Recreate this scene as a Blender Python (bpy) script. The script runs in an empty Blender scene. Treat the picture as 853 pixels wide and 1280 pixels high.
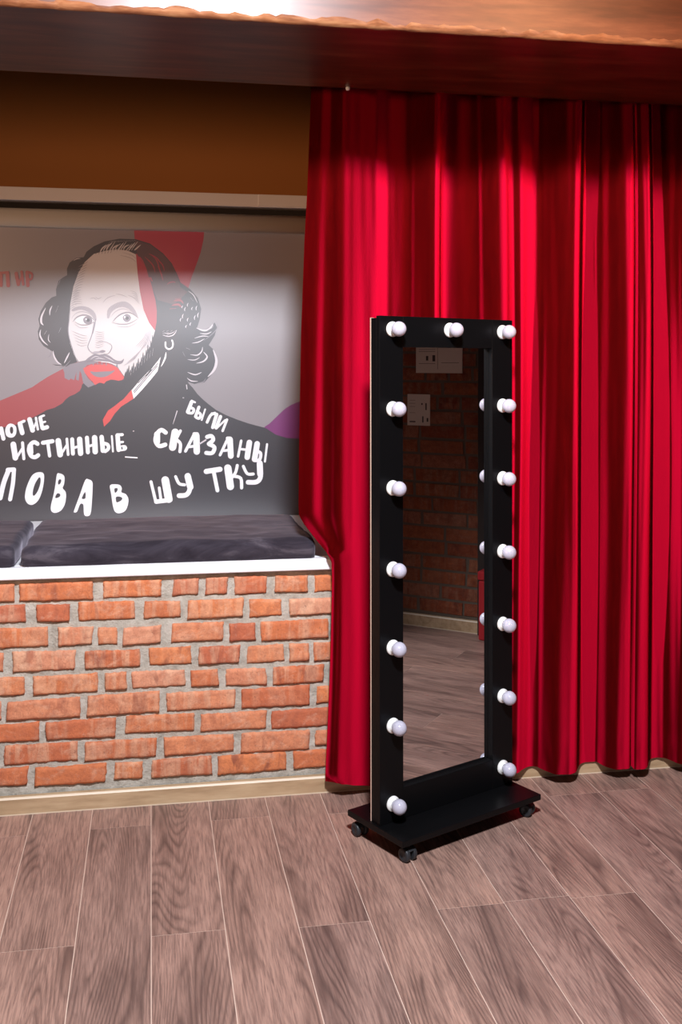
import bpy, bmesh, math, random
from mathutils import Vector, Matrix, noise
random.seed(7)
C = bpy.context.scene.collection
PI = math.pi

# ------------------------------------------------------------------ camera
FPX, CY, YAW, ROLL = 1300.0, 454.1, math.radians(10.377), math.radians(0.147)
CAM = Vector((0.0, -3.461, 1.44))
_f = Vector((math.sin(YAW), math.cos(YAW), 0)); _r0 = Vector((math.cos(YAW), -math.sin(YAW), 0)); _u0 = Vector((0, 0, 1))
_r = _r0 * math.cos(ROLL) + _u0 * math.sin(ROLL); _u = -_r0 * math.sin(ROLL) + _u0 * math.cos(ROLL)
cam_d = bpy.data.cameras.new('camera'); cam = bpy.data.objects.new('camera', cam_d); C.objects.link(cam)
cam_d.sensor_width = 36; cam_d.sensor_fit = 'AUTO'; cam_d.lens = FPX / 1280 * 36
cam_d.shift_y = -(640 - CY) / 1280; cam_d.clip_start = 0.02
m = Matrix((_r, _u, -_f)).transposed().to_4x4(); m.translation = CAM; cam.matrix_world = m
bpy.context.scene.camera = cam

def ray(px, py): return _f + _r * ((px - 426.5) / FPX) + _u * ((CY - py) / FPX)
def at(px, py, Y):                    # where a point seen at (px, py) lies on the wall plane y = Y
    d = ray(px, py); return CAM + d * ((Y - CAM.y) / d.y)
def on_floor(px, py, z=0.0):
    d = ray(px, py); return CAM + d * ((z - CAM.z) / d.z)

# ------------------------------------------------------------------ helpers
def tag(o, label=None, cat=None, group=None, kind=None):
    if label: o['label'] = label
    if cat: o['category'] = cat
    if group: o['group'] = group
    if kind: o['kind'] = kind
    return o
def link(name, bm, mats, parent=None, smooth=False, bevel=0.0, seg=2):
    me = bpy.data.meshes.new(name); bm.to_mesh(me); bm.free()
    for mt in (mats if isinstance(mats, (list, tuple)) else [mats]): me.materials.append(mt)
    o = bpy.data.objects.new(name, me); C.objects.link(o)
    if parent: o.parent = parent
    if smooth:
        for p in me.polygons: p.use_smooth = True
    if bevel:
        b = o.modifiers.new('bevel', 'BEVEL'); b.width = bevel; b.segments = seg; b.limit_method = 'ANGLE'
    return o
def empty(name, loc=(0, 0, 0), rz=0):
    o = bpy.data.objects.new(name, None); C.objects.link(o); o.location = loc; o.rotation_euler = (0, 0, rz)
    o.empty_display_size = 0.1; return o
def box(bm, x0, x1, y0, y1, z0, z1, mat=0):
    v = [bm.verts.new(p) for p in ((x0, y0, z0), (x1, y0, z0), (x1, y1, z0), (x0, y1, z0), (x0, y0, z1), (x1, y0, z1), (x1, y1, z1), (x0, y1, z1))]
    fs = []
    for q in ((3, 2, 1, 0), (4, 5, 6, 7), (0, 1, 5, 4), (1, 2, 6, 5), (2, 3, 7, 6), (3, 0, 4, 7)):
        f = bm.faces.new([v[i] for i in q]); f.material_index = mat; fs.append(f)
    return v, fs
def bx(*a):
    bm = bmesh.new(); box(bm, *a); return bm
def lathe(bm, prof, n=32, M=None, mat=0):
    rings = []
    for (r, h) in prof:
        if r < 1e-6: rings.append([bm.verts.new((0, 0, h))])
        else: rings.append([bm.verts.new((r * math.cos(2 * PI * k / n), r * math.sin(2 * PI * k / n), h)) for k in range(n)])
    fs = []
    for a, b in zip(rings, rings[1:]):
        for k in range(n):
            j = (k + 1) % n
            if len(a) == 1 and len(b) == 1: continue
            if len(a) == 1: fs.append(bm.faces.new((a[0], b[j], b[k])))
            elif len(b) == 1: fs.append(bm.faces.new((a[k], a[j], b[0])))
            else: fs.append(bm.faces.new((a[k], a[j], b[j], b[k])))
    for f in fs: f.material_index = mat; f.smooth = True
    if M:
        for ring in rings:
            for v in ring: v.co = M @ v.co
    bmesh.ops.recalc_face_normals(bm, faces=fs)

# ------------------------------------------------------------------ materials
def mat(name, col=(.5, .5, .5), rough=.5, spec=.5, metal=0.0, sheen=0.0, sheen_rough=.3, sheen_tint=(1, 1, 1), coat=0.0):
    mt = bpy.data.materials.new(name); mt.use_nodes = True
    b = mt.node_tree.nodes['Principled BSDF']
    b.inputs['Base Color'].default_value = (*col, 1); b.inputs['Roughness'].default_value = rough
    b.inputs['Specular IOR Level'].default_value = spec; b.inputs['Metallic'].default_value = metal
    b.inputs['Sheen Weight'].default_value = sheen; b.inputs['Sheen Roughness'].default_value = sheen_rough
    b.inputs['Sheen Tint'].default_value = (*sheen_tint, 1); b.inputs['Coat Weight'].default_value = coat
    return mt
class NT:
    def __init__(s, mt): s.t = mt.node_tree; s.n = s.t.nodes; s.b = s.n['Principled BSDF']
    def new(s, ty, **kw):
        n = s.n.new(ty)
        for k, v in kw.items():
            if k in n.inputs.keys(): n.inputs[k].default_value = v
            else: setattr(n, k, v)
        return n
    def l(s, a, b): s.t.links.new(a, b)
    def coord(s, scale, off=None):
        tc = s.new('ShaderNodeTexCoord'); mp = s.new('ShaderNodeMapping'); mp.inputs['Scale'].default_value = scale
        src = tc.outputs['Object']
        if off is not None:
            ad = s.new('ShaderNodeVectorMath', operation='ADD'); s.l(src, ad.inputs[0]); s.l(off, ad.inputs[1]); src = ad.outputs[0]
        s.l(src, mp.inputs['Vector']); return mp.outputs[0]
    def noise(s, vec, scale=1, detail=4, rough=.55, dist=0.0):
        n = s.new('ShaderNodeTexNoise'); n.inputs['Scale'].default_value = scale; n.inputs['Detail'].default_value = detail
        n.inputs['Roughness'].default_value = rough; n.inputs['Distortion'].default_value = dist
        s.l(vec, n.inputs['Vector']); return n.outputs['Fac']
    def ramp(s, fac, stops):
        r = s.new('ShaderNodeValToRGB'); e = r.color_ramp.elements
        while len(e) < len(stops): e.new(.5)
        for el, (p, c) in zip(e, stops):
            el.position = p; el.color = (*c, 1) if len(c) == 3 else c
        s.l(fac, r.inputs[0]); return r.outputs[0]
    def mix(s, fac, a, b, mode='MIX'):
        n = s.new('ShaderNodeMix', data_type='RGBA', blend_type=mode)
        for sock, v in ((n.inputs[0], fac), (n.inputs[6], a), (n.inputs[7], b)):
            if isinstance(v, (int, float)): sock.default_value = v
            elif isinstance(v, tuple): sock.default_value = (*v, 1)
            else: s.l(v, sock)
        return n.outputs[2]
    def math(s, op, a, b=0.0):
        n = s.new('ShaderNodeMath', operation=op)
        for sock, v in ((n.inputs[0], a), (n.inputs[1], b)):
            if isinstance(v, (int, float)): sock.default_value = v
            else: s.l(v, sock)
        return n.outputs[0]
    def attr(s, name='rnd'):
        a = s.new('ShaderNodeAttribute'); a.attribute_name = name; return a
    def color(s, c): s.l(c, s.b.inputs['Base Color'])
    def bump(s, h, strength=.3, dist=.01):
        b = s.new('ShaderNodeBump'); b.inputs['Strength'].default_value = strength; b.inputs['Distance'].default_value = dist
        s.l(h, b.inputs['Height']); s.l(b.outputs[0], s.b.inputs['Normal'])

# laminate planks (grain along y, shifted per plank)
def plank_mat():
    mt = mat('laminate_plank', rough=.42, spec=.4); t = NT(mt)
    a = t.attr(); sc = t.new('ShaderNodeVectorMath', operation='SCALE'); sc.inputs['Scale'].default_value = 9.0
    t.l(a.outputs['Color'], sc.inputs[0]); off = sc.outputs[0]
    v1 = t.coord((5.2, .52, 1), off); low = t.noise(v1, 1, 1.6, .45, .12)
    rings = t.math('FRACT', t.math('MULTIPLY', low, 46.0))
    rl = t.ramp(rings, [(0, (1, 1, 1)), (.16, (.6, .6, .6)), (.4, (0, 0, 0)), (.75, (.05, .05, .05)), (1, (.95, .95, .95))])
    v2 = t.coord((230, 11, 1), off); fine = t.noise(v2, 1, 5, .62, .5)
    v3 = t.coord((9, 1.6, 1), off); blot = t.noise(v3, 1, 4, .55, .6)
    v4 = t.coord((240, 9, 1), off); pore = t.noise(v4, 1, 3, .7)
    base = t.ramp(blot, [(.3, (.195, .118, .093)), (.45, (.325, .202, .158)), (.6, (.405, .255, .20)), (.75, (.44, .275, .21))])
    c = t.mix(t.ramp(fine, [(.40, (0, 0, 0)), (.66, (.75, .75, .75))]), base, (.125, .076, .064))
    c = t.mix(t.math('MULTIPLY', rl, t.ramp(blot, [(.40, (.85, .85, .85)), (.58, (.12, .12, .12))])), c, (.095, .058, .049))
    pr = t.ramp(pore, [(.55, (0, 0, 0)), (.72, (1, 1, 1))])
    c = t.mix(t.math('MULTIPLY', pr, .28), c, (.42, .30, .25))
    hue = t.mix(a.outputs['Fac'], (.9, .88, .9), (1.15, 1.07, 1.03)); c = t.mix(1.0, c, hue, 'MULTIPLY')
    t.color(c); t.bump(fine, .12, .002)
    return mt
# brick faces
def brick_mat(name='fired_brick', tone=1.0):
    mt = mat(name, rough=.85, spec=.25); t = NT(mt)
    a = t.attr(); sep = t.new('ShaderNodeSeparateColor'); t.l(a.outputs['Color'], sep.inputs[0])
    sc = t.new('ShaderNodeVectorMath', operation='SCALE'); sc.inputs['Scale'].default_value = 11.0
    t.l(a.outputs['Color'], sc.inputs[0]); off = sc.outputs[0]
    base = t.ramp(sep.outputs[0], [(0, (.50, .140, .072)), (.3, (.60, .178, .072)), (.6, (.68, .23, .09)), (.85, (.66, .26, .14)), (1, (.70, .33, .20))])
    band = t.noise(t.coord((36, 36, 4.0), off), 1, 3.5, .55, .4)
    bl = t.ramp(band, [(.44, (0, 0, 0)), (.5, (.4, .4, .4)), (.58, (1, 1, 1))])
    c = t.mix(t.math('MULTIPLY', bl, t.math('MULTIPLY', sep.outputs[1], .62)), base, (.72, .45, .29))
    dk = t.ramp(t.noise(t.coord((19, 19, 7), off), 1.3, 3, .6, .5), [(.3, (1, 1, 1)), (.45, (0, 0, 0))])
    c = t.mix(t.math('MULTIPLY', dk, t.math('MULTIPLY', sep.outputs[2], .75)), c, (.20, .06, .045))
    speck = t.ramp(t.noise(t.coord((60, 60, 60), off), 1, 5, .7), [(.6, (0, 0, 0)), (.72, (1, 1, 1))])
    c = t.mix(t.math('MULTIPLY', speck, .35), c, (.62, .47, .38))
    gr = t.noise(t.coord((34, 34, 34), off), 1, 7, .75)
    pale = t.ramp(t.noise(t.coord((16, 16, 22), off), 1, 5, .65, .8), [(.52, (0, 0, 0)), (.66, (1, 1, 1))]); c = t.mix(t.math('MULTIPLY', pale, .45), c, (.70, .42, .28))
    pit = t.ramp(t.noise(t.coord((75, 75, 75), off), 1, 4, .7), [(.28, (1, 1, 1)), (.40, (0, 0, 0))]); c = t.mix(t.math('MULTIPLY', pit, .55), c, (.17, .06, .04))
    c = t.mix(t.ramp(gr, [(.4, (0, 0, 0)), (.65, (.5, .5, .5))]), c, (.30, .085, .05))
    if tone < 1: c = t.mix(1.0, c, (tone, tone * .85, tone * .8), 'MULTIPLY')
    t.color(c); t.bump(gr, .9, .006)
    return mt
def mortar_mat():
    mt = mat('grey_mortar', rough=.95, spec=.2); t = NT(mt)
    n = t.noise(t.coord((22, 22, 22)), 1, 7, .65); n2 = t.noise(t.coord((140, 140, 140)), 1, 3, .6)
    c = t.ramp(n, [(.3, (.30, .275, .23)), (.5, (.46, .425, .36)), (.7, (.56, .52, .455))])
    c = t.mix(t.math('MULTIPLY', n2, .3), c, (.24, .21, .17))
    t.color(c); t.bump(t.math('ADD', n, t.math('MULTIPLY', n2, .3)), .8, .012)
    return mt
def wood_mat(name, stops, scale, rough=.3, spec=.5, coat=0.0, ring=10.0, dark=(.1, .04, .02), knots=True, axis='x'):
    mt = mat(name, rough=rough, spec=spec, coat=coat); t = NT(mt)
    s = (scale, scale * 7, scale * 7) if axis == 'x' else (scale * 7, scale, scale * 7)
    low = t.noise(t.coord(s), .35, 2.5, .5, .3)
    rg = t.math('FRACT', t.math('MULTIPLY', low, ring))
    rl = t.ramp(rg, [(0, (.8, .8, .8)), (.2, (.1, .1, .1)), (.8, (0, 0, 0)), (1, (.8, .8, .8))])
    fs = tuple(x * 6 for x in s); fine = t.noise(t.coord(fs), .6, 5, .6)
    c = t.ramp(fine, stops)
    c = t.mix(t.math('MULTIPLY', rl, .5), c, dark)
    if knots:
        vo = t.new('ShaderNodeTexVoronoi'); vo.inputs['Scale'].default_value = 1.0
        t.l(t.coord((1.7, 3.3, 3.3)), vo.inputs['Vector'])
        kn = t.ramp(vo.outputs['Distance'], [(.0, (1, 1, 1)), (.045, (.8, .8, .8)), (.1, (0, 0, 0))])
        c = t.mix(t.math('MULTIPLY', kn, .8), c, dark)
    t.color(c); t.bump(fine, .1, .003)
    return mt
def velvet_red():
    mt = mat('red_velvet', (.10, .0, .004), rough=.9, spec=.02); t = NT(mt)
    n = t.noise(t.coord((60, 60, 9)), 1, 5, .6); c = t.ramp(n, [(.3, (.045, .0002, .0005)), (.7, (.068, .0004, .0008))]); t.color(c)
    geo = t.new('ShaderNodeNewGeometry'); nap = t.new('ShaderNodeVectorMath', operation='ADD'); nap.inputs[1].default_value = (.44, 0, -.04)   # the pile is brushed sideways
    nz = t.new('ShaderNodeVectorMath', operation='NORMALIZE'); t.l(geo.outputs['Normal'], nap.inputs[0]); t.l(nap.outputs[0], nz.inputs[0])
    b = t.new('ShaderNodeBump'); b.inputs['Strength'].default_value = .12; b.inputs['Distance'].default_value = .002
    t.l(t.noise(t.coord((180, 180, 50)), 1, 3, .6), b.inputs['Height']); t.l(nz.outputs[0], b.inputs['Normal'])
    sh = t.new('ShaderNodeBsdfSheen'); sh.distribution = 'ASHIKHMIN'; sh.inputs['Roughness'].default_value = .53; sh.inputs['Color'].default_value = (.80, .0035, .040, 1)
    t.l(b.outputs[0], sh.inputs['Normal'])
    ad = t.new('ShaderNodeAddShader'); t.l(t.b.outputs[0], ad.inputs[0]); t.l(sh.outputs[0], ad.inputs[1])
    t.l(ad.outputs[0], t.n['Material Output'].inputs['Surface'])
    return mt
def velvet_grey():
    mt = mat('charcoal_velvet', (.03, .026, .035), rough=.9, spec=.1, sheen=.28, sheen_rough=.4, sheen_tint=(.75, .68, .8)); t = NT(mt)
    n = t.noise(t.coord((4, 14, 14)), 1, 5, .65, 1.2)
    c = t.ramp(n, [(.36, (.025, .021, .029)), (.52, (.042, .036, .048)), (.66, (.092, .080, .097))]); t.color(c)
    t.bump(t.noise(t.coord((120, 120, 120)), 1, 3, .6), .1, .002)
    return mt

M = dict(plank=plank_mat(), brick=brick_mat(), mortar=mortar_mat(), red=velvet_red(), grey=velvet_grey(),
         joint=mat('plank_joint', (.62, .45, .36), .6), white=mat('white_laminate', (.90, .90, .93), .35),
         frame_white=mat('white_painted_trim', (.62, .59, .56), .45), roller=mat('cream_roller', (.52, .50, .44), .5),
         ochre=mat('ochre_paint', (.30, .115, .02), .8), plaster=mat('brown_plaster', (.20, .12, .08), .9), ceil=mat('ceiling_paint', (.34, .29, .25), .9),
         black=mat('black_laminate', (.003, .003, .0034), .36, .17), raw=mat('raw_hardboard_edge', (.62, .42, .33), .8),
         glass=mat('mirror_silver', (.80, .81, .82), .0, .5, 1.0), socket=mat('white_ceramic', (.82, .82, .79), .3),
         bulb=mat('frosted_bulb_glass', (.47, .455, .54), .12, .6), rubber=mat('black_plastic', (.022, .023, .026), .45, .4),
         dark=mat('dark_gap', (.015, .012, .01), .9), paper=mat('aged_paper', (.66, .58, .48), .8), ink=mat('printed_ink', (.06, .045, .04), .8),
         ruddy=mat('red_fabric', (.32, .004, .008), .85), darkwood=mat('black_brown_panel', (.016, .008, .005), .6),
         gapfill=mat('wall_paint_back', (.36, .27, .2), .9))
M['shade_brick'] = brick_mat('shade_tinted_brick', .42); M['shade_mortar'] = mat('shade_mortar', (.13, .10, .075), .95, .2)  # side wall's low light put into its colour: darker copies of brick and mortar
M['tan'] = wood_mat('oak_baseboard', [(.3, (.36, .235, .13)), (.5, (.47, .32, .185)), (.7, (.55, .39, .235))], 1.6, .5, .4, ring=7, dark=(.27, .16, .08), knots=False)
M['tan_edge'] = mat('pale_oak_edge', (.66, .53, .38), .45)
M['beam'] = wood_mat('varnished_timber', [(.3, (.058, .015, .0065)), (.5, (.098, .027, .011)), (.68, (.150, .047, .020))], .9, .34, .32, 0, ring=14, dark=(.035, .009, .004))
M['chip'] = wood_mat('hewn_timber_edge', [(.3, (.11, .032, .012)), (.5, (.22, .08, .032)), (.75, (.36, .17, .075))], 3.0, .5, .4, 0, ring=6, dark=(.3, .1, .03), knots=False)

# ------------------------------------------------------------------ the room
XL, XR, YB, ZC = -3.2, 3.14, -6.2, 3.25
# floor: rows of planks run away from the camera; the joints sit where the photo shows them
PW = .1855
joint_px = {-3: (35, 1044), -2: (60, 1185), -1: (150, 1034), 0: (235, 1166), 1: (300, 1023), 2: (420, 1155), 3: (430, 1016), 4: (585, 1133), 6: (748, 1119.5), 7: (710, 993.5), 8: (830, 983.5)}
bm = bmesh.new(); cl = bm.loops.layers.float_color.new('rnd')
k = math.floor((XL - .005) / PW)
while .005 + k * PW < XR:
    x0, x1 = max(XL, .005 + k * PW), min(XR, .005 + (k + 1) * PW)
    j = on_floor(*joint_px[k]).y if k in joint_px else -random.uniform(.2, 1.3)
    L = 1.29; y = j
    while y > YB: y -= L
    while y < 0.0:
        ya, yb = max(y, YB), min(y + L, 0.0)
        if yb - ya > .01:
            _, fs = box(bm, x0 + .0012, x1 - .0012, ya + .0012, yb - .0012, -.012, 0)
            c = (random.random(), random.random(), random.random(), 1)
            for f in fs:
                for lp in f.loops: lp[cl] = c
        y += L
    k += 1
box(bm, XL, XR, YB, 0.0, -.05, -.0008, 1)  # pale joint sheet; the glint on plank edges is put into its colour
fl = link('floor', bm, [M['plank'], M['joint']]); tag(fl, 'brown oak laminate plank floor', kind='structure')

def bricks(bm, rects, cl, T, mesh=True, amp=.0022, seed=0):
    """each rect (a0, a1, z0, z1) becomes a worn brick; T maps (a, depth, z) to the world"""
    for i, (a0, a1, z0, z1) in enumerate(rects):
        c = (random.random(), random.random(), random.random(), 1)
        na = max(4, int((a1 - a0) / (.007 if mesh else .06))); nz = 10 if mesh else 2
        sx = random.uniform(0, 50); dep = random.uniform(.007, .013) if mesh else random.uniform(.005, .008); sk = [random.uniform(-.004, .004) for _ in range(4)]
        grid = []
        for ia in range(na + 1):
            row = []
            u = ia / na
            for iz in range(nz + 1):
                w = iz / nz
                a = a0 + (a1 - a0) * u; z = z0 + (z1 - z0) * w
                z += sk[0] * (1 - w) * (u - .5) + sk[1] * w * (u - .5); a += sk[2] * (1 - u) * (w - .5) + sk[3] * u * (w - .5)
                eu, ew = min(u, 1 - u) * (a1 - a0), min(w, 1 - w) * (z1 - z0)
                e = min(eu, ew)
                if mesh:
                    nb = noise.noise(Vector((a * 30 + sx, z * 30, 0))) * .0026 + noise.noise(Vector((a * 120 + sx, z * 120, 3))) * .0026
                    if ew < .004: z += nb * (1 if w > .5 else -1)
                    if eu < .004: a += nb * (1 if u > .5 else -1)
                rnd = max(0.0, 1 - e / .004) ** 2 * .0035
                d = -dep + rnd + (noise.noise(Vector((a * 22 + sx, z * 22, 7))) * amp if mesh else 0)
                row.append(bm.verts.new(T(a, d, z)))
            grid.append(row)
        fs = []
        for ia in range(na):
            for iz in range(nz):
                fs.append(bm.faces.new((grid[ia][iz], grid[ia + 1][iz], grid[ia + 1][iz + 1], grid[ia][iz + 1])))
        # sides back into the mortar
        loop = [grid[q][0] for q in range(na + 1)] + [grid[na][q] for q in range(1, nz + 1)] + [grid[q][nz] for q in range(na - 1, -1, -1)] + [grid[0][q] for q in range(nz - 1, 0, -1)]
        off = T(0, .02, 0) - T(0, 0, 0)
        back = [bm.verts.new(v.co + off) for v in loop]
        n = len(loop)
        for q in range(n): fs.append(bm.faces.new((loop[q], back[q], back[(q + 1) % n], loop[(q + 1) % n])))
        for f in fs:
            f.material_index = 0; f.smooth = True
            for lp in f.loops: lp[cl] = c

# low front wall: every brick where the photo has it
S = 3.767
ZA = {0: [(-40, 68, 190, 270), (92, 438, 182, 265), (487, 760, 172, 250)],
      1: [(-60, 120, 290, 370), (172, 328, 285, 365), (368, 635, 272, 357)],
      2: [(-110, 225, 398, 488), (275, 438, 393, 475), (462, 552, 393, 472), (580, 758, 390, 470)],
      3: [(-200, 15, 520, 605), (60, 355, 505, 597), (400, 660, 502, 582)],
      4: [(-150, 115, 632, 717), (158, 460, 618, 703), (495, 597, 607, 685)],
      5: [(-150, 5, 745, 832), (32, 378, 733, 822), (412, 752, 705, 800)],
      6: [(-90, 185, 850, 932), (217, 545, 830, 915)],
      7: [(-190, -15, 950, 1038), (20, 365, 942, 1030), (400, 738, 925, 1010)],
      8: [(-150, 130, 1060, 1140), (165, 500, 1045, 1130), (540, 672, 1030, 1105)]}
ZB = {0: [(25, 145, 165, 240), (178, 282, 158, 236), (316, 466, 152, 233), (505, 660, 150, 227), (693, 840, 148, 222)],
      1: [(-112, 60, 270, 346), (93, 355, 262, 347), (385, 535, 262, 340), (573, 830, 255, 330)],
      2: [(18, 262, 372, 457), (290, 413, 375, 455), (438, 755, 360, 448)],
      3: [(-88, 110, 488, 567), (145, 338, 482, 562), (375, 548, 478, 556), (573, 665, 470, 550), (688, 840, 462, 545)],
      4: [(-170, 82, 598, 674), (110, 237, 595, 668), (275, 465, 588, 665), (495, 735, 575, 655)],
      5: [(-6, 318, 695, 778), (348, 668, 675, 765), (703, 840, 670, 745)],
      6: [(-200, 125, 805, 884), (155, 465, 795, 875), (488, 800, 778, 862)],
      7: [(-18, 310, 905, 985), (345, 668, 885, 975), (695, 840, 875, 942)],
      8: [(-76, 208, 1008, 1092), (235, 557, 990, 1075), (593, 840, 970, 1050)]}
rects = []; rowz = []
for r in range(9):
    zs = []
    for (lst, ox) in ((ZA[r], 0), (ZB[r], 210)):
        for (xa, xb, ya, yb) in lst:
            xm = (xa + xb) / 2 / S + ox; p = at(xa / S + ox, 680 + (ya + yb) / 2 / S, -.006); q = at(xb / S + ox, 680 + (ya + yb) / 2 / S, -.006)
            zt, zb_ = at(xm, 680 + ya / S, -.006).z, at(xm, 680 + yb / S, -.006).z
            rects.append((p.x, min(q.x, .70), zb_, zt)); zs.append((zb_, zt))
    zb_, zt = sum(z[0] for z in zs) / len(zs), sum(z[1] for z in zs) / len(zs); rowz.append((zb_, zt))
    x = min(a[0] for a in rects[-len(zs):]) - .012
    while x > -2.0:
        w = random.choice((.24, .24, .25, .12, .2)); rects.append((max(-2.0, x - w), x, zb_, zt)); x -= w + random.uniform(.01, .02)
bm = bmesh.new(); cl = bm.loops.layers.float_color.new('rnd')
bricks(bm, rects, cl, lambda a, d, z: Vector((a, d, z)))
# uneven mortar sheet
nx, nz = 270, 78; g = []
for i in range(nx + 1):
    row = []
    for j in range(nz + 1):
        x, z = -2.0 + 2.75 * i / nx, .745 * j / nz
        row.append(bm.verts.new((x, .001 + noise.noise(Vector((x * 28, z * 28, 1))) * .004 + noise.noise(Vector((x * 80, z * 80, 5))) * .0018, z)))
    g.append(row)
for i in range(nx):
    for j in range(nz):
        f = bm.faces.new((g[i][j], g[i + 1][j], g[i + 1][j + 1], g[i][j + 1])); f.material_index = 1; f.smooth = True
box(bm, -2.0, .75, .008, .12, 0, .745, 1)
o = link('wall_front', bm, [M['brick'], M['mortar']]); tag(o, 'low brick wall with grey mortar under the white bench top', kind='structure')
# plain wall beside the niche, behind the curtain, and left of it
tag(link('wall_front_right', bx(.75, XR, .0, .12, 0, ZC), M['gapfill']), kind='structure'); tag(link('wall_front_left', bx(XL, -2.0, .0, .12, 0, ZC), M['gapfill']), kind='structure')
bm = bmesh.new(); box(bm, .75, .87, .12, 1.05, 0, ZC); tag(link('wall_niche_right', bm, M['ochre']), kind='structure')
bm = bmesh.new(); box(bm, -2.12, -2.0, .12, 1.05, 0, ZC); tag(link('wall_niche_left', bm, M['ochre']), kind='structure')
bm = bmesh.new(); box(bm, -2.12, .87, 1.05, 1.17, 0, ZC); tag(link('wall_niche', bm, M['ochre']), kind='structure')
bm = bmesh.new(); box(bm, XL - .1, XR + .1, YB - .1, 1.2, ZC, ZC + .1); tag(link('ceiling', bm, M['ceil']), kind='structure')
bm = bmesh.new(); box(bm, XL - .12, XL, YB, .12, 0, ZC); tag(link('wall_left', bm, M['plaster']), kind='structure')
bm = bmesh.new(); box(bm, XL - .12, XR + .12, YB - .12, YB, 0, ZC); tag(link('wall_back', bm, M['plaster']), kind='structure')
# right wall: brick, seen in the mirror
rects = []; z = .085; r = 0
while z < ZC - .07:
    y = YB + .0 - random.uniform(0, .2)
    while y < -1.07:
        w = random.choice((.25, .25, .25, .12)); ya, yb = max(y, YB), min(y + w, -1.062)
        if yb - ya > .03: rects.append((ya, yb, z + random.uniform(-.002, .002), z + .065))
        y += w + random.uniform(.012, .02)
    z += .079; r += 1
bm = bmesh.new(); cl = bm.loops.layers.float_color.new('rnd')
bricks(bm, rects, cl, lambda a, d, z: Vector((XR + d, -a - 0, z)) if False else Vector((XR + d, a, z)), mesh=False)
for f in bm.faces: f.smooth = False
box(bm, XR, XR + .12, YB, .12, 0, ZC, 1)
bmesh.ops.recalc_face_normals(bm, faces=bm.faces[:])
tag(link('wall_right', bm, [M['shade_brick'], M['shade_mortar']]), 'brick side wall reflected in the mirror', kind='structure')

# baseboards
def baseboard(name, a0, a1, T, h=.056, th=.02):
    bm = bmesh.new()
    prof = [(0, 0), (-th, 0), (-th, .004), (-th, h - .006), (-th * .85, h - .002), (-th * .7, h), (0, h + .001)]
    mi = [0, 1, 0, 1, 1, 0]
    A = [bm.verts.new(T(a0, d, z)) for d, z in prof]; B = [bm.verts.new(T(a1, d, z)) for d, z in prof]
    for i in range(len(prof) - 1):
        f = bm.faces.new((A[i], B[i], B[i + 1], A[i + 1])); f.material_index = mi[i]
    bm.faces.new(A); bm.faces.new(B[::-1]); bmesh.ops.recalc_face_normals(bm, faces=bm.faces[:])
    tag(link(name, bm, [M['tan'], M['tan_edge']]), kind='structure')
baseboard('baseboard_front', XL, XR, lambda a, d, z: Vector((a, d - .004, z)))
baseboard('baseboard_right', YB, -.03, lambda a, d, z: Vector((XR + d - .006, a, z)), h=.066)

# white trim above the roller print
t = bx(-2.0, .75, .93, 1.05, at(200, 255, .93).z, at(200, 239, .93).z)
box(t, at(323, 245, .925).x, .75, .925, 1.05, at(350, 258, .925).z, at(350, 243.6, .925).z)
tag(link('trim_1', t, M['frame_white'], bevel=.002), 'white trim board across the niche above the roller', kind='structure')

# ------------------------------------------------------------------ timber beam
Yb, Yf, ZB_ = -.17, -.775, 2.326
bm = bmesh.new(); N = 420; cols = []
for i in range(N + 1):
    x = XL + (XR - XL) * i / N
    n1 = noise.noise(Vector((x * 7, 0, 0))); n2 = noise.noise(Vector((x * 21, 2, 0))); n3 = noise.noise(Vector((x * 55, 4, 0)))
    c = max(.003, .014 + .009 * n1 + .012 * n2 + .007 * n3); dd = max(.003, .009 + .008 * n2 + .007 * n3)
    cols.append([bm.verts.new(p) for p in ((x, Yf, ZC), (x, Yf, ZB_ + c + .004 + .002 * n3), (x, Yf + .0015 + .001 * n2, ZB_ + c), (x, Yf + dd * .45 + .002 * n3, ZB_ + c * .45), (x, Yf + dd + .004, ZB_), (x, Yb, ZB_), (x, Yb, ZC))])
for a, b in zip(cols, cols[1:]):
    for q in range(6):
        f = bm.faces.new((a[q], b[q], b[q + 1], a[q + 1])); f.material_index = 1 if q in (1, 2, 3) else 0; f.smooth = q in (2, 3)
bm.faces.new(cols[0]); bm.faces.new(cols[-1][::-1]); bmesh.ops.recalc_face_normals(bm, faces=bm.faces[:])
beam = link('ceiling_beam', bm, [M['beam'], M['chip']])
tag(beam, 'wide varnished red-brown timber beam with rough hewn lower edge above the curtain', 'beam')
bm = bmesh.new(); p = at(434.5, 112, -.175)
lathe(bm, [(0, .004), (.005, .003), (.0075, 0), (.0075, -.004), (.005, -.009), (0, -.010)], 20, Matrix.Translation((p.x, -.182, ZB_ - .001)))
tag(link('hook_cap', bm, M['socket'], beam, True), 'small white cap')

# ------------------------------------------------------------------ bench top
zt = .787
bm = bmesh.new(); box(bm, -1.998, .632, -.03, .01, .748, zt); 
bm2 = bx(-1.998, .745, .01, .978, .748, zt)
o = link('built_in_bench', bm2, M['white'], bevel=.003)
tag(o, 'long white bench top on the low brick wall under the cushions', 'bench')
tag(link('front_edge', bm, M['white'], o, bevel=.006, seg=3))

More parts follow.
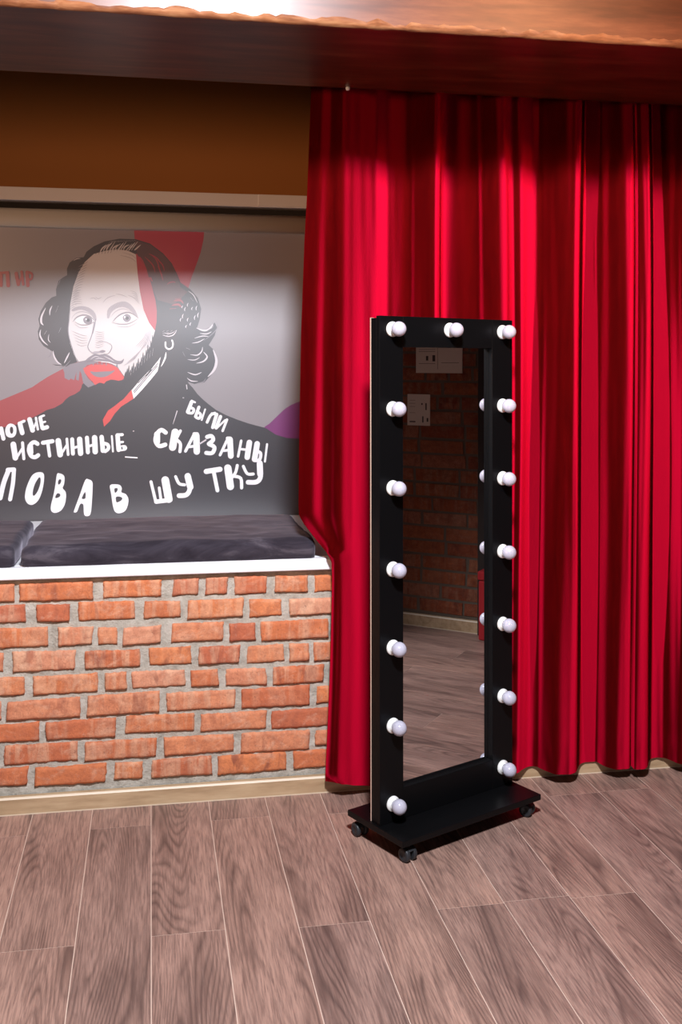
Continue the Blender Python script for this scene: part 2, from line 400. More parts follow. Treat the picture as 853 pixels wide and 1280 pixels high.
# ------------------------------------------------------------------ cushions
def cushion(name, x0, x1, y0, y1, z0, h, label, seed):
    bm = bmesh.new(); nx, ny, nz = 64, 34, 10
    bmesh.ops.create_cube(bm, size=1.0)
    bm.free(); bm = bmesh.new()
    r = .022; grid = {}
    def P(u, v, w):
        x, y, z = x0 + (x1 - x0) * u, y0 + (y1 - y0) * v, z0 + h * w
        # rounded corners
        cx = min(max(x, x0 + r), x1 - r); cy_ = min(max(y, y0 + r), y1 - r); cz = min(max(z, z0 + r * .5), z0 + h - r)
        d = Vector((x - cx, y - cy_, z - cz))
        if d.length > 1e-9:
            mx = max(abs(d.x), abs(d.y), abs(d.z)); d = d * (mx / d.length); 
        q = Vector((cx, cy_, cz)) + d
        puff = math.sin(PI * u) ** .5 * math.sin(PI * v) ** .5 if 0 < u < 1 and 0 < v < 1 else 0
        if w > .5: q.z += puff * .008 + noise.noise(Vector((q.x * 5 + seed, q.y * 6, 0))) * .006 * (w - .5) * 2 + noise.noise(Vector((q.x * 16 + seed, q.y * 22, 2))) * .002
        if v < .05: q.y -= math.sin(PI * w) * .008 + noise.noise(Vector((q.x * 9 + seed, q.z * 18, 4))) * .006
        q.x += noise.noise(Vector((q.y * 7, q.z * 9, seed))) * .005
        return q
    def vert(i, j, k):
        key = (i, j, k)
        if key not in grid: grid[key] = bm.verts.new(P(i / nx, j / ny, k / nz))
        return grid[key]
    def quads(A, B, f):
        for a in range(A):
            for b in range(B): bm.faces.new([vert(*f(a, b)), vert(*f(a + 1, b)), vert(*f(a + 1, b + 1)), vert(*f(a, b + 1))])
    quads(nx, ny, lambda a, b: (a, b, nz)); quads(nx, ny, lambda a, b: (a, b, 0))
    quads(nx, nz, lambda a, b: (a, 0, b)); quads(nx, nz, lambda a, b: (a, ny, b))
    quads(ny, nz, lambda a, b: (0, a, b)); quads(ny, nz, lambda a, b: (nx, a, b))
    bmesh.ops.recalc_face_normals(bm, faces=bm.faces[:])
    o = link(name, bm, M['grey'], smooth=True); tag(o, label, 'cushion', 'seat cushions on the bench top')
    # piping seam round the top edge
    return o
cushion('bench_cushion', -.406, .545, -.022, .565, zt, .066, 'long charcoal velvet cushion lying on the white bench top beside the red curtain', 3)
cushion('bench_cushion', -1.38, -.425, -.022, .56, zt, .066, 'charcoal velvet cushion cut off by the left edge of the photo, on the bench top', 11)

# ------------------------------------------------------------------ roller print
YP = .985
root = empty('roller_print', (0, YP, 0))
tag(root, 'pale grey roller print of a bearded man with white hand lettering, hanging above the cushions', 'poster')
def Lm(px, py, k=0): p = at(px, py, YP); return Vector((p.x, -k * .00003, p.z))
PC = dict(bg=(.25, .228, .245), face=(.62, .59, .60), ink=(.018, .015, .022), soft=(.20, .175, .205), mid=(.36, .325, .36), red=(.40, .012, .035), lip=(.62, .05, .045), rust=(.33, .035, .045),
          purple=(.16, .004, .13), white=(.86, .86, .90), pale=(.62, .58, .62), hairred=(.085, .030, .034), redtxt=(.33, .015, .016))
PM = {k: mat('print_' + k, v, .34, .5) for k, v in PC.items()}
for q in PM.values(): q.node_tree.nodes['Principled BSDF'].inputs['IOR'].default_value = 2.25     # satin banner vinyl
PK = list(PM)
class Print:
    def letter(s, outer, holes, f):
        s.poly(f(outer), 'white', sm=3); s.k -= .75
        for h in holes: s.poly(f(h), 'ink', sm=2); s.k -= .75
    def __init__(s): s.bm = bmesh.new(); s.k = 1
    def poly(s, pts, col, closed=True, sm=3):
        if sm > 1: pts = spline(pts, sm, True)
        vs = [s.bm.verts.new(Lm(x, y, s.k)) for x, y in pts]
        f = s.bm.faces.new(vs); f.material_index = PK.index(col); f.normal_update()
        if f.normal.y > 0: f.normal_flip()
        bmesh.ops.triangulate(s.bm, faces=[f])
        s.k += 1
    def stroke(s, pts, w, col, sm=4, taper=False, cap=True):
        pts = [Vector(p) for p in (spline(pts, sm, False) if sm > 1 and len(pts) > 2 else pts)]
        n = len(pts); ws = []
        for i in range(n):
            u = i / max(1, n - 1); a = w if not isinstance(w, tuple) else w[0] + (w[1] - w[0]) * u
            if taper: a *= max(.12, math.sin(PI * min(max(u, .03), .97)) ** .7)
            ws.append(a / 2)
        L, R = [], []
        for i in range(n):
            d = (pts[min(i + 1, n - 1)] - pts[max(i - 1, 0)]); d = d.normalized() if d.length > 1e-9 else Vector((1, 0))
            nn = Vector((-d.y, d.x)); L.append(pts[i] + nn * ws[i]); R.append(pts[i] - nn * ws[i])
        def V(p): return s.bm.verts.new(Lm(p.x, p.y, s.k))
        def face(ps):
            f = s.bm.faces.new([V(p) for p in ps]); f.material_index = PK.index(col); f.normal_update()
            if f.normal.y > 0: f.normal_flip()
        for i in range(n - 1): face((L[i], L[i + 1], R[i + 1], R[i]))
        s.k += 1
        if cap and not taper:
            for i in (0, n - 1):
                face([pts[i] + Vector((math.cos(q * PI / 6), math.sin(q * PI / 6))) * ws[i] for q in range(12)])
        s.k -= .75
def spline(pts, n, closed):
    P = [Vector((p[0], p[1])) for p in pts]; out = []; N = len(P)
    for i in range(N if closed else N - 1):
        g = lambda q: P[q % N] if closed else P[min(max(q, 0), N - 1)]
        a, b, c, d = g(i - 1), g(i), g(i + 1), g(i + 2)
        for s in range(n):
            t = s / n
            out.append(.5 * ((2 * b) + (c - a) * t + (2 * a - 5 * b + 4 * c - d) * t * t + (3 * b - a - 3 * c + d) * t ** 3))
    if not closed: out.append(P[-1])
    return [(p.x, p.y) for p in out]
def sc(pts, s, ox, oy): return [(x / s + ox, y / s + oy) for x, y in pts]

# sheet
ztop, zbot = at(200, 286, YP).z, zt + .001
bm = bmesh.new(); box(bm, -1.98, .735, 0, .002, zbot, ztop)
link('printed_sheet', bm, PM['bg'], root)
pic = Print(); P3 = lambda pts: sc(pts, 2.941, 0, 280); P4 = lambda pts: sc(pts, 7.108, 40, 400); PA = lambda pts: sc(pts, 7.108, 40, 290)
P5 = lambda pts: sc(pts, 6.093, 140, 400); P6 = lambda pts: sc(pts, 5.018, 0, 500); P7 = lambda pts: sc(pts, 3.709, 170, 490); PR = lambda pts: sc(pts, 6.093, 140, 290)
# purple patch, red funnel
pic.poly(P7([(590, 172), (618, 148), (645, 122), (670, 98), (700, 72), (755, 45), (860, 10), (900, 20), (900, 230), (760, 222), (700, 214), (650, 200)]), 'purple', sm=2)
pic.poly(P3([(492, 16), (752, 22), (748, 60), (738, 105), (722, 150), (705, 195), (690, 245), (640, 300), (560, 200), (500, 110)]), 'red', sm=1)
# dark body, neck and hair in one mass
body = P3([(192, 515), (205, 520), (238, 522), (270, 520), (300, 512), (360, 500), (440, 540), (520, 500), (560, 420), (520, 300), (515, 190), (500, 112), (470, 98), (430, 93), (390, 98), (345, 110), (312, 140), (288, 180), (270, 230), (259, 290), (254, 340), (250, 390), (258, 440), (272, 480), (286, 512),
           (246, 522), (230, 520), (212, 508), (200, 490), (196, 470), (182, 462), (160, 448), (143, 425), (139, 395), (146, 375), (141, 350), (150, 320), (168, 290), (190, 270), (207, 264), (206, 240), (216, 208), (232, 196), (247, 188), (246, 165), (256, 142), (280, 125), (308, 122),
           (318, 102), (345, 82), (385, 64), (440, 54), (500, 56), (552, 72), (600, 108), (632, 145), (652, 185), (664, 215), (700, 240), (728, 272), (740, 312), (735, 350), (724, 385), (748, 391), (775, 378), (790, 362), (798, 380), (790, 410), (768, 445),
           (786, 462), (798, 500), (790, 540), (765, 568), (752, 582), (715, 588), (690, 580)])
pic.poly(body + P5([(590, 490), (615, 515), (650, 562), (690, 602), (725, 632)]) + P7([(370, 82), (420, 108), (470, 128), (520, 145), (560, 156), (600, 166), (650, 198), (700, 213), (755, 217), (900, 225), (900, 640), (-1400, 640), (-1400, 230), (-458, 125)]) + P3([(0, 720), (60, 690), (150, 610), (230, 560), (270, 530)]), 'ink', sm=1)
# red cloth across the shoulder, with the beard printed over it
pic.poly(sc([(-60, 690), (-60, 640)], 2.941, 0, 280) + P4([(-280, 715), (0, 598), (70, 550), (140, 505), (215, 465), (280, 430), (330, 400), (400, 375), (470, 365), (560, 362), (640, 372), (700, 388), (745, 415), (785, 460), (825, 512), (815, 530), (770, 540), (740, 535), (700, 528), (660, 545), (640, 560), (600, 558), (560, 577), (535, 545), (480, 540), (445, 575), (440, 600), (425, 630), (380, 660), (335, 678), (300, 705), (270, 740), (200, 780), (130, 800), (60, 840), (0, 870), (-140, 930), (-284, 960)]), 'rust', sm=1)
pic.poly(P4([(275, 432), (340, 392), (470, 362), (600, 365), (560, 385), (490, 400), (462, 430), (470, 470), (500, 520), (560, 575), (500, 600), (455, 560), (440, 480), (425, 450), (415, 540), (392, 530), (395, 460), (375, 535), (345, 520), (330, 535), (290, 515), (288, 470)]), 'soft', sm=1)
pic.poly(P4([(455, 430), (520, 398), (600, 395), (690, 392), (760, 422), (822, 512), (800, 532), (770, 540), (735, 532), (700, 530), (660, 545), (640, 566), (600, 555), (560, 578), (535, 545), (500, 505), (470, 470)]), 'lip', sm=1)
pic.poly(P4([(515, 455), (560, 462), (620, 458), (700, 455), (740, 445), (700, 480), (650, 505), (590, 508), (545, 490)]), 'soft', sm=2)
for q in range(9): pic.stroke(P4([(470 + q * 38, 390 + (q % 3) * 6), (462 + q * 40, 372)]), 1.2, 'soft')
pic.poly(P5([(150, 530), (163, 600), (120, 628), (70, 660), (20, 715), (-15, 770), (-60, 812), (-70, 760), (-30, 690), (20, 655), (90, 600)]), 'lip', sm=1)
# face
face = P3([(500, 112), (470, 98), (430, 93), (390, 98), (345, 110), (312, 140), (288, 180), (270, 230), (259, 290), (254, 340), (250, 390), (258, 440), (272, 480), (290, 506), (320, 500), (350, 504), (400, 508), (430, 520), (448, 548), (458, 562), (470, 552), (500, 528), (530, 496), (548, 470), (560, 430), (570, 392), (548, 362), (528, 315), (515, 250), (506, 180)])
pic.poly(face, 'face', sm=1)
# red funnel across the temple
pic.poly(P3([(500, 108), (512, 116), (525, 135), (540, 160), (550, 190), (560, 235), (572, 280), (577, 320), (576, 360), (570, 392), (548, 362), (528, 315), (515, 250), (506, 180)]), 'red', sm=1)
pic.poly(P3([(496, 60), (552, 76), (600, 112), (634, 152), (655, 200), (664, 232), (690, 250), (640, 296), (580, 280), (560, 235), (548, 190), (530, 150), (505, 112)]), 'hairred', sm=1)
pic.poly(PR([(195, 185), (250, 205), (300, 240), (330, 300), (320, 380), (285, 350), (255, 270), (225, 215)]), 'red', sm=2)
pic.poly(PR([(215, 188), (262, 190), (320, 235), (345, 300), (340, 380), (318, 400), (300, 345), (280, 345), (262, 275), (235, 215)]), 'hairred', sm=1)
for a in ([(300, 175), (340, 215), (365, 290), (385, 330)], [(330, 190), (385, 250), (400, 300)], [(250, 190), (310, 250), (330, 310)], [(280, 165), (330, 190), (360, 215)], [(420, 400), (440, 385), (470, 380), (485, 386)], [(350, 260), (375, 320), (390, 370)]):
    pic.stroke(PR(a), 1.3, 'red', taper=True)
for a in ([(470, 525), (520, 520), (545, 545)], [(455, 560), (505, 552), (530, 575)], [(440, 585), (490, 582)], [(480, 510), (530, 505)]): pic.stroke(PR(a), 2.6, 'rust', taper=True)
# hair highlights
for q in range(13):
    x = 368 + q * 10.5; pic.stroke(P3([(x, 104 - q * .6), (x + 8, 90 - (q % 3) * 3), (x + 24, 76 - (q % 4) * 4)]), 1.1 if q % 2 else 1.7, 'face', taper=True)
for q in range(9): pic.stroke(P3([(400 + q * 11, 68 - q * .6), (418 + q * 10, 62 - q * .3)]), .9, 'pale', taper=True)
for q in range(14): pic.stroke(P3([(352 + q * 11, 112 - q * 1.1 - (6 if q > 5 else 0)), (358 + q * 11, 96 - q * .7)]), 1.8, 'ink', taper=True)
H = [([(168, 308), (153, 340), (152, 362), (160, 372)], 2.6), ([(192, 300), (184, 318), (183, 336)], 1.6), ([(150, 388), (147, 408), (158, 430), (176, 446)], 1.9), ([(172, 392), (163, 406)], 1.3), ([(196, 466), (199, 486), (212, 508), (226, 516)], 1.9), ([(256, 472), (246, 492), (236, 512)], 1.8),
     ([(180, 405), (178, 425), (186, 436)], 1.0), ([(215, 300), (205, 325)], .8), ([(225, 380), (215, 400)], .8), ([(270, 135), (283, 128), (296, 127)], .9), ([(222, 205), (214, 225)], .9), ([(180, 460), (186, 475)], .9),
     ([(692, 246), (712, 262), (726, 290)], 1.1), ([(700, 270), (712, 284)], .9), ([(722, 382), (750, 392), (772, 384), (784, 366)], 2.2), ([(735, 402), (760, 404), (778, 396)], 1.3), ([(715, 420), (745, 412), (768, 414)], 1.2), ([(706, 438), (730, 434), (752, 422)], 1.2),
     ([(784, 462), (796, 500), (788, 535), (764, 562)], 3.4), ([(748, 470), (762, 488), (748, 505), (722, 512)], 2.0), ([(700, 480), (726, 482), (742, 468), (745, 452)], 1.6), ([(690, 498), (716, 500), (735, 490)], 1.2), ([(690, 545), (718, 554), (742, 545)], 1.6), ([(688, 566), (704, 577), (728, 578)], 1.4), ([(672, 470), (680, 486)], .9), ([(684, 455), (700, 462)], .9)]
for a, w in H: pic.stroke(P3(a), w, 'pale', taper=True)
for (x, y, l) in ((690, 290, 14), (680, 305, 16), (706, 305, 12), (722, 300, 18), (672, 330, 18), (690, 345, 14), (716, 335, 18), (728, 325, 20), (700, 362, 12), (684, 372, 10), (664, 345, 14), (670, 300, 10)):
    pic.stroke(P3([(x + 3, y), (x - 1, y + l / 2), (x, y + l)]), 1.1, 'pale', taper=True)
for q in range(10): pic.stroke(P3([(598 + (q % 4) * 14, 396 + (q // 4) * 7), (606 + (q % 4) * 14, 391 + (q // 4) * 8)]), 1.2, 'pale', taper=True)
# loose curls outside the mass
for a in ([(748, 430), (780, 405), (800, 380), (796, 358)], [(760, 392), (782, 380), (783, 360)], [(185, 470), (186, 482), (176, 490)], [(722, 585), (748, 580), (757, 566)], [(260, 500), (240, 522), (220, 528)]): pic.stroke(P3(a), 1.0, 'soft', taper=True)
# ear ring, collar
pic.stroke(P5([(408, 170), (410, 205), (432, 222), (458, 210), (465, 180), (458, 155)]), 2.0, 'white'); pic.stroke(P5([(385, 115), (430, 125), (470, 112), (495, 75)]), 1.3, 'pale', taper=True); pic.stroke(P5([(395, 98), (440, 104), (475, 90)]), 1.0, 'pale', taper=True)
pic.stroke(P5([(412, 245), (405, 290), (375, 355)]), 2.2, 'white', taper=True)
pic.poly(P5([(372, 280), (345, 318), (290, 380), (210, 462), (150, 535), (165, 600), (230, 532), (300, 450), (348, 390), (360, 340)]), 'white', sm=1)
for a in ([(350, 330), (270, 420), (165, 545)], [(345, 350), (250, 460), (170, 555)], [(330, 330), (260, 425)], [(300, 380), (200, 480)]): pic.stroke(P5(a), .9, 'ink')
# beard edge
for q in range(19):
    u = q / 18; x = 458 + 108 * u; y = 566 - 30 * u - 100 * u ** 2.2
    pic.stroke(P3([(x - 2, y + 16), (x + 1, y), (x + 5 - 4 * u, y - 24 - (q % 3) * 9)]), 2.4, 'ink', taper=True)
for q in range(9): pic.stroke(P3([(480 + q * 10, 556 - q * 9), (484 + q * 10, 536 - q * 10)]), .9, 'pale', taper=True)
# brows, eyes
pic.poly(PA([(352, 690), (400, 665), (450, 658), (505, 672), (550, 705), (572, 750), (570, 790), (548, 770), (515, 722), (470, 698), (420, 690), (365, 706)]), 'mid', sm=2)
pic.poly(P3([(394, 345), (395, 318), (408, 302), (435, 288), (460, 285), (480, 296), (498, 318), (508, 345), (494, 334), (475, 314), (450, 305), (425, 312), (408, 328), (402, 345)]), 'mid', sm=2)
for q in range(7): pic.stroke(PA([(370 + q * 24, 694 - q * 1 + max(0, q - 4) * 8), (392 + q * 25, 668 + max(0, q - 3) * 9)]), .6, 'soft', taper=True)
for q in range(8): pic.stroke(P3([(398 + q * 11, 322 - min(q, 5) * 5 + max(0, q - 5) * 8), (408 + q * 11, 302 - min(q, 4) * 3 + max(0, q - 4) * 8)]), .7, 'soft', taper=True)
pic.poly(PA([(385, 790), (420, 760), (460, 748), (510, 758), (550, 790), (510, 812), (440, 818)]), 'white', sm=2)
pic.poly(PA([(455, 770), (490, 748), (530, 770), (535, 800), (500, 818), (465, 808)]), 'soft', sm=3)
pic.poly(PA([(485, 775), (502, 768), (515, 782), (505, 798), (488, 795)]), 'ink', sm=2); pic.poly(PA([(474, 772), (484, 768), (488, 778), (478, 784)]), 'white', sm=2)
pic.stroke(PA([(362, 800), (395, 760), (450, 738), (510, 748), (560, 792)]), 1.5, 'soft', taper=True); pic.stroke(PA([(380, 800), (440, 826), (510, 820), (552, 796)]), .9, 'soft', taper=True)
pic.stroke(PA([(350, 772), (385, 728), (440, 708), (505, 722), (545, 755)]), .8, 'mid', taper=True); pic.stroke(PA([(375, 815), (430, 850), (500, 846)]), .7, 'mid', taper=True)
pic.poly(P3([(424, 356), (440, 340), (462, 331), (485, 334), (504, 347), (480, 358), (450, 364)]), 'white', sm=2)
pic.poly(P3([(452, 340), (466, 331), (480, 338), (481, 352), (467, 361), (454, 354)]), 'soft', sm=3); pic.poly(P3([(463, 342), (470, 340), (474, 347), (468, 353), (462, 349)]), 'ink', sm=2); pic.poly(P3([(456, 340), (461, 339), (462, 344), (457, 346)]), 'white', sm=2)
pic.stroke(P3([(414, 360), (428, 344), (450, 329), (480, 326), (510, 347)]), 1.6, 'soft', taper=True); pic.stroke(P3([(412, 362), (440, 368), (475, 366), (506, 349)]), 1.0, 'soft', taper=True)
pic.stroke(P3([(405, 345), (425, 322), (455, 312), (490, 325)]), .8, 'mid', taper=True); pic.stroke(P3([(430, 376), (470, 378), (505, 362)]), .7, 'mid', taper=True)
# nose
pic.stroke(PA([(566, 775), (556, 840), (540, 900)]), 1.0, 'soft'); pic.stroke(P4([(553, 20), (533, 130), (502, 215), (498, 245), (515, 275), (548, 298)]), 1.0, 'soft')
pic.stroke(P4([(690, 205), (710, 235), (700, 270), (675, 300), (640, 300)]), 1.0, 'soft', taper=True)
pic.poly(P4([(500, 258), (530, 285), (560, 278), (600, 275), (625, 265), (655, 275), (640, 290), (600, 295), (565, 302), (535, 300)]), 'mid', sm=2); pic.poly(P4([(596, 282), (625, 268), (652, 276), (628, 290)]), 'soft', sm=2)
pic.stroke(P4([(570, 205), (620, 190), (670, 200), (695, 220)]), .7, 'mid', taper=True)
# moustache
pic.poly(P4([(468, 368), (490, 345), (515, 325), (560, 302), (600, 308), (640, 302), (690, 318), (725, 345), (760, 362), (795, 362), (818, 342), (810, 372), (790, 388), (755, 392), (700, 378), (640, 366), (560, 360), (510, 366)]), 'soft', sm=2)
for a in ([(520, 350), (560, 325), (600, 330)], [(640, 320), (690, 345), (730, 368)], [(560, 350), (600, 340), (650, 350)]): pic.stroke(P4(a), .8, 'pale', taper=True)
pic.stroke(P4([(610, 372), (690, 378), (750, 405)]), 1.0, 'white', taper=True); pic.stroke(P4([(755, 395), (760, 420)]), 1.1, 'soft')
# hatching
for q in range(17):
    u = q / 16; x, y = 304 - 46 * u, 150 + 158 * u
    pic.stroke(P3([(x - 14 * (1 - u) - 2, y + 8), (x + 10, y - 6 + 4 * u), (x + 24 - 4 * abs(q - 8) / 8, y - 12 + 10 * u)]), .65, 'mid', taper=True)
for q in range(7): pic.stroke(P3([(262, 300 - q * 8), (285, 292 - q * 8), (305 - q * 2, 295 - q * 8)]), .55, 'mid', taper=True)
for q in range(7): pic.stroke(P3([(536 + q * 3, 398 - q * 2), (528 + q * 4, 420 + q * 2), (500 + q * 7, 450 + q * 2)]), .65, 'mid', taper=True)
for q in range(7): pic.stroke(P3([(455 + q * 8, 520 - q * 7), (490 + q * 8, 500 - q * 10), (515 + q * 5, 470 - q * 10)]), .55, 'mid', taper=True)
for q in range(5): pic.stroke(P3([(282 - q * 5, 440 - q * 12), (300, 448 - q * 10), (322, 444 - q * 8)]), .55, 'mid', taper=True)
for q in range(8): pic.stroke(P3([(350, 395 + q * 8), (370 - q, 398 + q * 8), (384, 396 + q * 7)]), .5, 'mid', taper=True)
for a in ([(350, 268), (362, 275), (375, 268)], [(378, 290), (395, 272), (425, 262)], [(330, 275), (345, 272), (356, 280)], [(425, 258), (445, 260), (470, 270)], [(470, 262), (490, 270), (505, 285)], [(440, 115), (480, 125), (500, 140)], [(450, 105), (485, 115), (500, 128)]): pic.stroke(P3(a), .7, 'mid', taper=True)
for q in range(5): pic.stroke(P3([(478 + q * 5, 245 + q * 8), (495 + q * 2, 250 + q * 8), (506 + q * 2, 262 + q * 8)]), .5, 'mid', taper=True)
pic.stroke(P3([(258, 300), (256, 340), (251, 395), (262, 445), (280, 495)]), 1.0, 'soft', taper=True)
# specks and scratches of the print
pic.stroke(P7([(191, 88), (172, 148)]), (1.2, .5), 'pale'); pic.stroke(P7([(219, 27), (221, 27)]), 1.6, 'pale'); pic.stroke(P5([(568, 495), (572, 525)]), 1.2, 'pale'); pic.stroke(P6([(836, 195), (840, 195)]), 1.2, 'pale')
k_top = pic.k
link('portrait', pic.bm, [PM[k] for k in PK], root)

# lettering: fat brush strokes
let = Print(); let.k = k_top + 1
def word_end():
    global let
    k = let.k; link('printed_word', let.bm, [PM[q] for q in PK], root); let = Print(); let.k = k
def W6(pts, w, col='white'): let.stroke(P6(pts), w / 5.018, col)
def W7(pts, w, col='white'): let.stroke(P7(pts), w / 3.709, col)
def W3(pts, w, col='redtxt'): let.stroke(P3(pts), w / 2.941, col)
# row 1 left
W6([(-45, 190), (-38, 255)], 22); W6([(8, 178), (22, 242)], 26); W6([(-38, 225), (8, 208)], 14)
let.letter([(60,148),(85,152),(102,170),(103,205),(90,230),(65,236),(42,225),(33,195),(40,165)],[[(68,168),(80,172),(84,195),(76,212),(66,205),(62,185)]],P6)
W6([(126, 150), (140, 206)], 30); W6([(120, 146), (152, 132)], 18)
W6([(186, 122), (205, 190)], 30); W6([(226, 112), (238, 184)], 15); W6([(205, 192), (228, 140)], 14)
W6([(253, 112), (266, 176)], 24); W6([(250, 107), (276, 97)], 14); W6([(262, 142), (284, 136)], 13); W6([(270, 178), (296, 170)], 26)
word_end()
# row 2 left
W6([(84, 278), (97, 362)], 36); W6([(142, 268), (150, 368)], 19); W6([(104, 362), (142, 302)], 16)
W6([(236, 275), (215, 264), (192, 280), (182, 315), (196, 350), (220, 358), (240, 346)], 26); W6([(190, 290), (192, 330)], 36)
W6([(270, 268), (330, 258)], 26); W6([(300, 265), (312, 350)], 21)
W6([(366, 256), (378, 342)], 36); W6([(420, 244), (428, 342)], 17); W6([(382, 342), (420, 282)], 15)
W6([(453, 246), (458, 336)], 25); W6([(500, 246), (506, 334)], 34); W6([(458, 302), (500, 288)], 16)
W6([(546, 236), (552, 328)], 25); W6([(594, 236), (598, 324)], 34); W6([(552, 292), (594, 278)], 16)
W6([(638, 232), (646, 318)], 28); W6([(652, 272), (676, 280), (680, 305), (660, 322)], 22); W6([(702, 226), (709, 322)], 12)
W6([(738, 222), (745, 312)], 28); W6([(735, 219), (768, 217)], 19); W6([(745, 266), (772, 263)], 14); W6([(752, 304), (780, 300)], 36)
word_end()
W6([(788, 357), (860, 362)], 8)
word_end()
# row 3 left
W6([(-95, 520), (-120, 540), (-130, 590), (-112, 630), (-85, 622)], 26)
W6([(2, 614), (24, 520), (52, 446)], 30); W6([(88, 440), (82, 520), (64, 622)], 26); W6([(50, 438), (88, 436)], 28)
let.letter([(228,455),(262,453),(277,470),(275,520),(262,580),(240,630),(205,657),(175,650),(158,620),(160,575),(175,525),(200,475)],[[(245,485),(256,495),(252,530),(238,570),(218,598),(206,595),(208,565),(220,525)]],P6)
let.letter([(358,465),(375,460),(398,470),(406,490),(402,530),(394,552),(412,575),(415,610),(405,660),(380,695),(345,708),(322,695),(320,660),(335,600),(348,530)],[[(372,498),(385,500),(380,522),(366,530),(365,512)],[(360,585),(376,588),(378,602),(365,612),(348,614),(350,600)]],P6)
let.letter([(535,502),(558,498),(578,510),(582,540),(577,640),(569,712),(550,728),(528,718),(524,660),(514,650),(502,655),(484,700),(466,704),(466,690),(500,598)],[[(535,575),(537,615),(518,620),(515,610)]],P6)
word_end()
let.letter([(690,535),(730,528),(755,535),(765,555),(762,578),(790,590),(806,620),(802,660),(785,695),(750,710),(722,700),(708,660),(698,590)],[[(718,555),(738,553),(736,570),(722,582)],[(728,608),(750,605),(768,615),(760,630),(735,642),(728,630)]],P6)
word_end()
# row 1 right
W7([(258, 46), (240, 92)], 17); W7([(258, 40), (274, 48)], 9); W7([(252, 72), (268, 80), (262, 97), (242, 96)], 13)
W7([(292, 70), (276, 114)], 14); W7([(285, 92), (300, 104), (294, 122), (280, 118)], 13); W7([(321, 80), (305, 130)], 8)
W7([(330, 140), (346, 108), (366, 98)], 13); W7([(374, 104), (356, 164)], 16); W7([(352, 100), (374, 102)], 12)
W7([(392, 114), (372, 166)], 16); W7([(374, 168), (414, 130)], 9); W7([(422, 128), (402, 180)], 12)
word_end()
# row 2 right
W7([(138, 188), (118, 176), (98, 194), (91, 226), (108, 250), (136, 244)], 20); W7([(98, 196), (98, 230)], 28)
W7([(182, 186), (170, 256)], 34); W7([(182, 226), (206, 180)], 14); W7([(190, 222), (206, 240), (204, 276)], 15)
W7([(230, 274), (270, 196)], 14); W7([(280, 202), (282, 276)], 30); W7([(248, 254), (276, 250)], 13); W7([(270, 194), (284, 194)], 16)
W7([(296, 240), (324, 222)], 7, 'pale')
W7([(330, 208), (350, 204), (358, 222), (338, 240)], 19); W7([(340, 242), (364, 256), (354, 282), (326, 282)], 19)
W7([(390, 292), (426, 216)], 13); W7([(436, 220), (440, 296)], 27); W7([(408, 272), (436, 268)], 12); W7([(424, 214), (438, 214)], 15)
W7([(488, 226), (474, 298)], 12); W7([(526, 234), (516, 302)], 26); W7([(482, 264), (520, 268)], 11)
W7([(562, 240), (550, 312)], 26); W7([(562, 274), (578, 284), (574, 312), (554, 318)], 15); W7([(608, 242), (598, 322)], 10)
word_end()
# row 3 right
W7([(70, 416), (92, 508)], 14); W7([(108, 444), (116, 500)], 13); W7([(136, 408), (152, 496)], 36); W7([(94, 508), (160, 500)], 20)
W7([(184, 392), (200, 424), (226, 430)], 14); W7([(242, 386), (250, 446), (234, 476), (200, 480)], 22); W7([(240, 390), (252, 440)], 30)
word_end()
W7([(326, 368), (390, 358)], 24); W7([(360, 366), (378, 456)], 18)
W7([(426, 352), (438, 438)], 34); W7([(444, 398), (462, 372), (470, 340)], 14); W7([(456, 390), (486, 400), (490, 444)], 15)
W7([(498, 344), (516, 378), (544, 380)], 14); W7([(572, 330), (578, 390), (560, 416), (520, 418)], 22); W7([(574, 330), (576, 380)], 28)
word_end()
# small red word at the left
W3([(4, 184), (5, 226)], 12); W3([(2, 180), (30, 178)], 9); W3([(28, 182), (31, 226)], 14)
W3([(60, 182), (68, 222)], 13); W3([(80, 176), (86, 222)], 10); W3([(69, 222), (80, 192)], 6)
W3([(100, 178), (103, 226)], 13); W3([(102, 176), (118, 184), (116, 202), (104, 204)], 8)
W3([(-30, 184), (-28, 228)], 12)
word_end()
# cassette tube with end plate
bm = bmesh.new(); za, zb = at(200, 287.5, .95).z, at(200, 264, .95).z; hh = zb - za
prof = [(1.05 - YP, 0), (-.030, 0), (-.036, hh * .12), (-.040, hh * .3), (-.040, hh * .55), (-.034, hh * .8), (-.022, hh * .97), (-.01, hh), (1.05 - YP, hh)]
A = [bm.verts.new((-1.98, y, za + z)) for y, z in prof]; B = [bm.verts.new((.735, y, za + z)) for y, z in prof]
for i in range(len(prof) - 1):
    f = bm.faces.new((A[i], B[i], B[i + 1], A[i + 1])); f.smooth = 0 < i < 7
bm.faces.new(A[::-1]); bm.faces.new(B); bmesh.ops.recalc_face_normals(bm, faces=bm.faces[:])
tag(link('cassette', bm, M['roller'], root), 'cream roller cassette')
tag(link('mounting_gap', bx(-1.98, .735, 1.0 - YP, 1.05 - YP, zb, zb + .045), M['dark'], root), 'dark slot above the cassette')

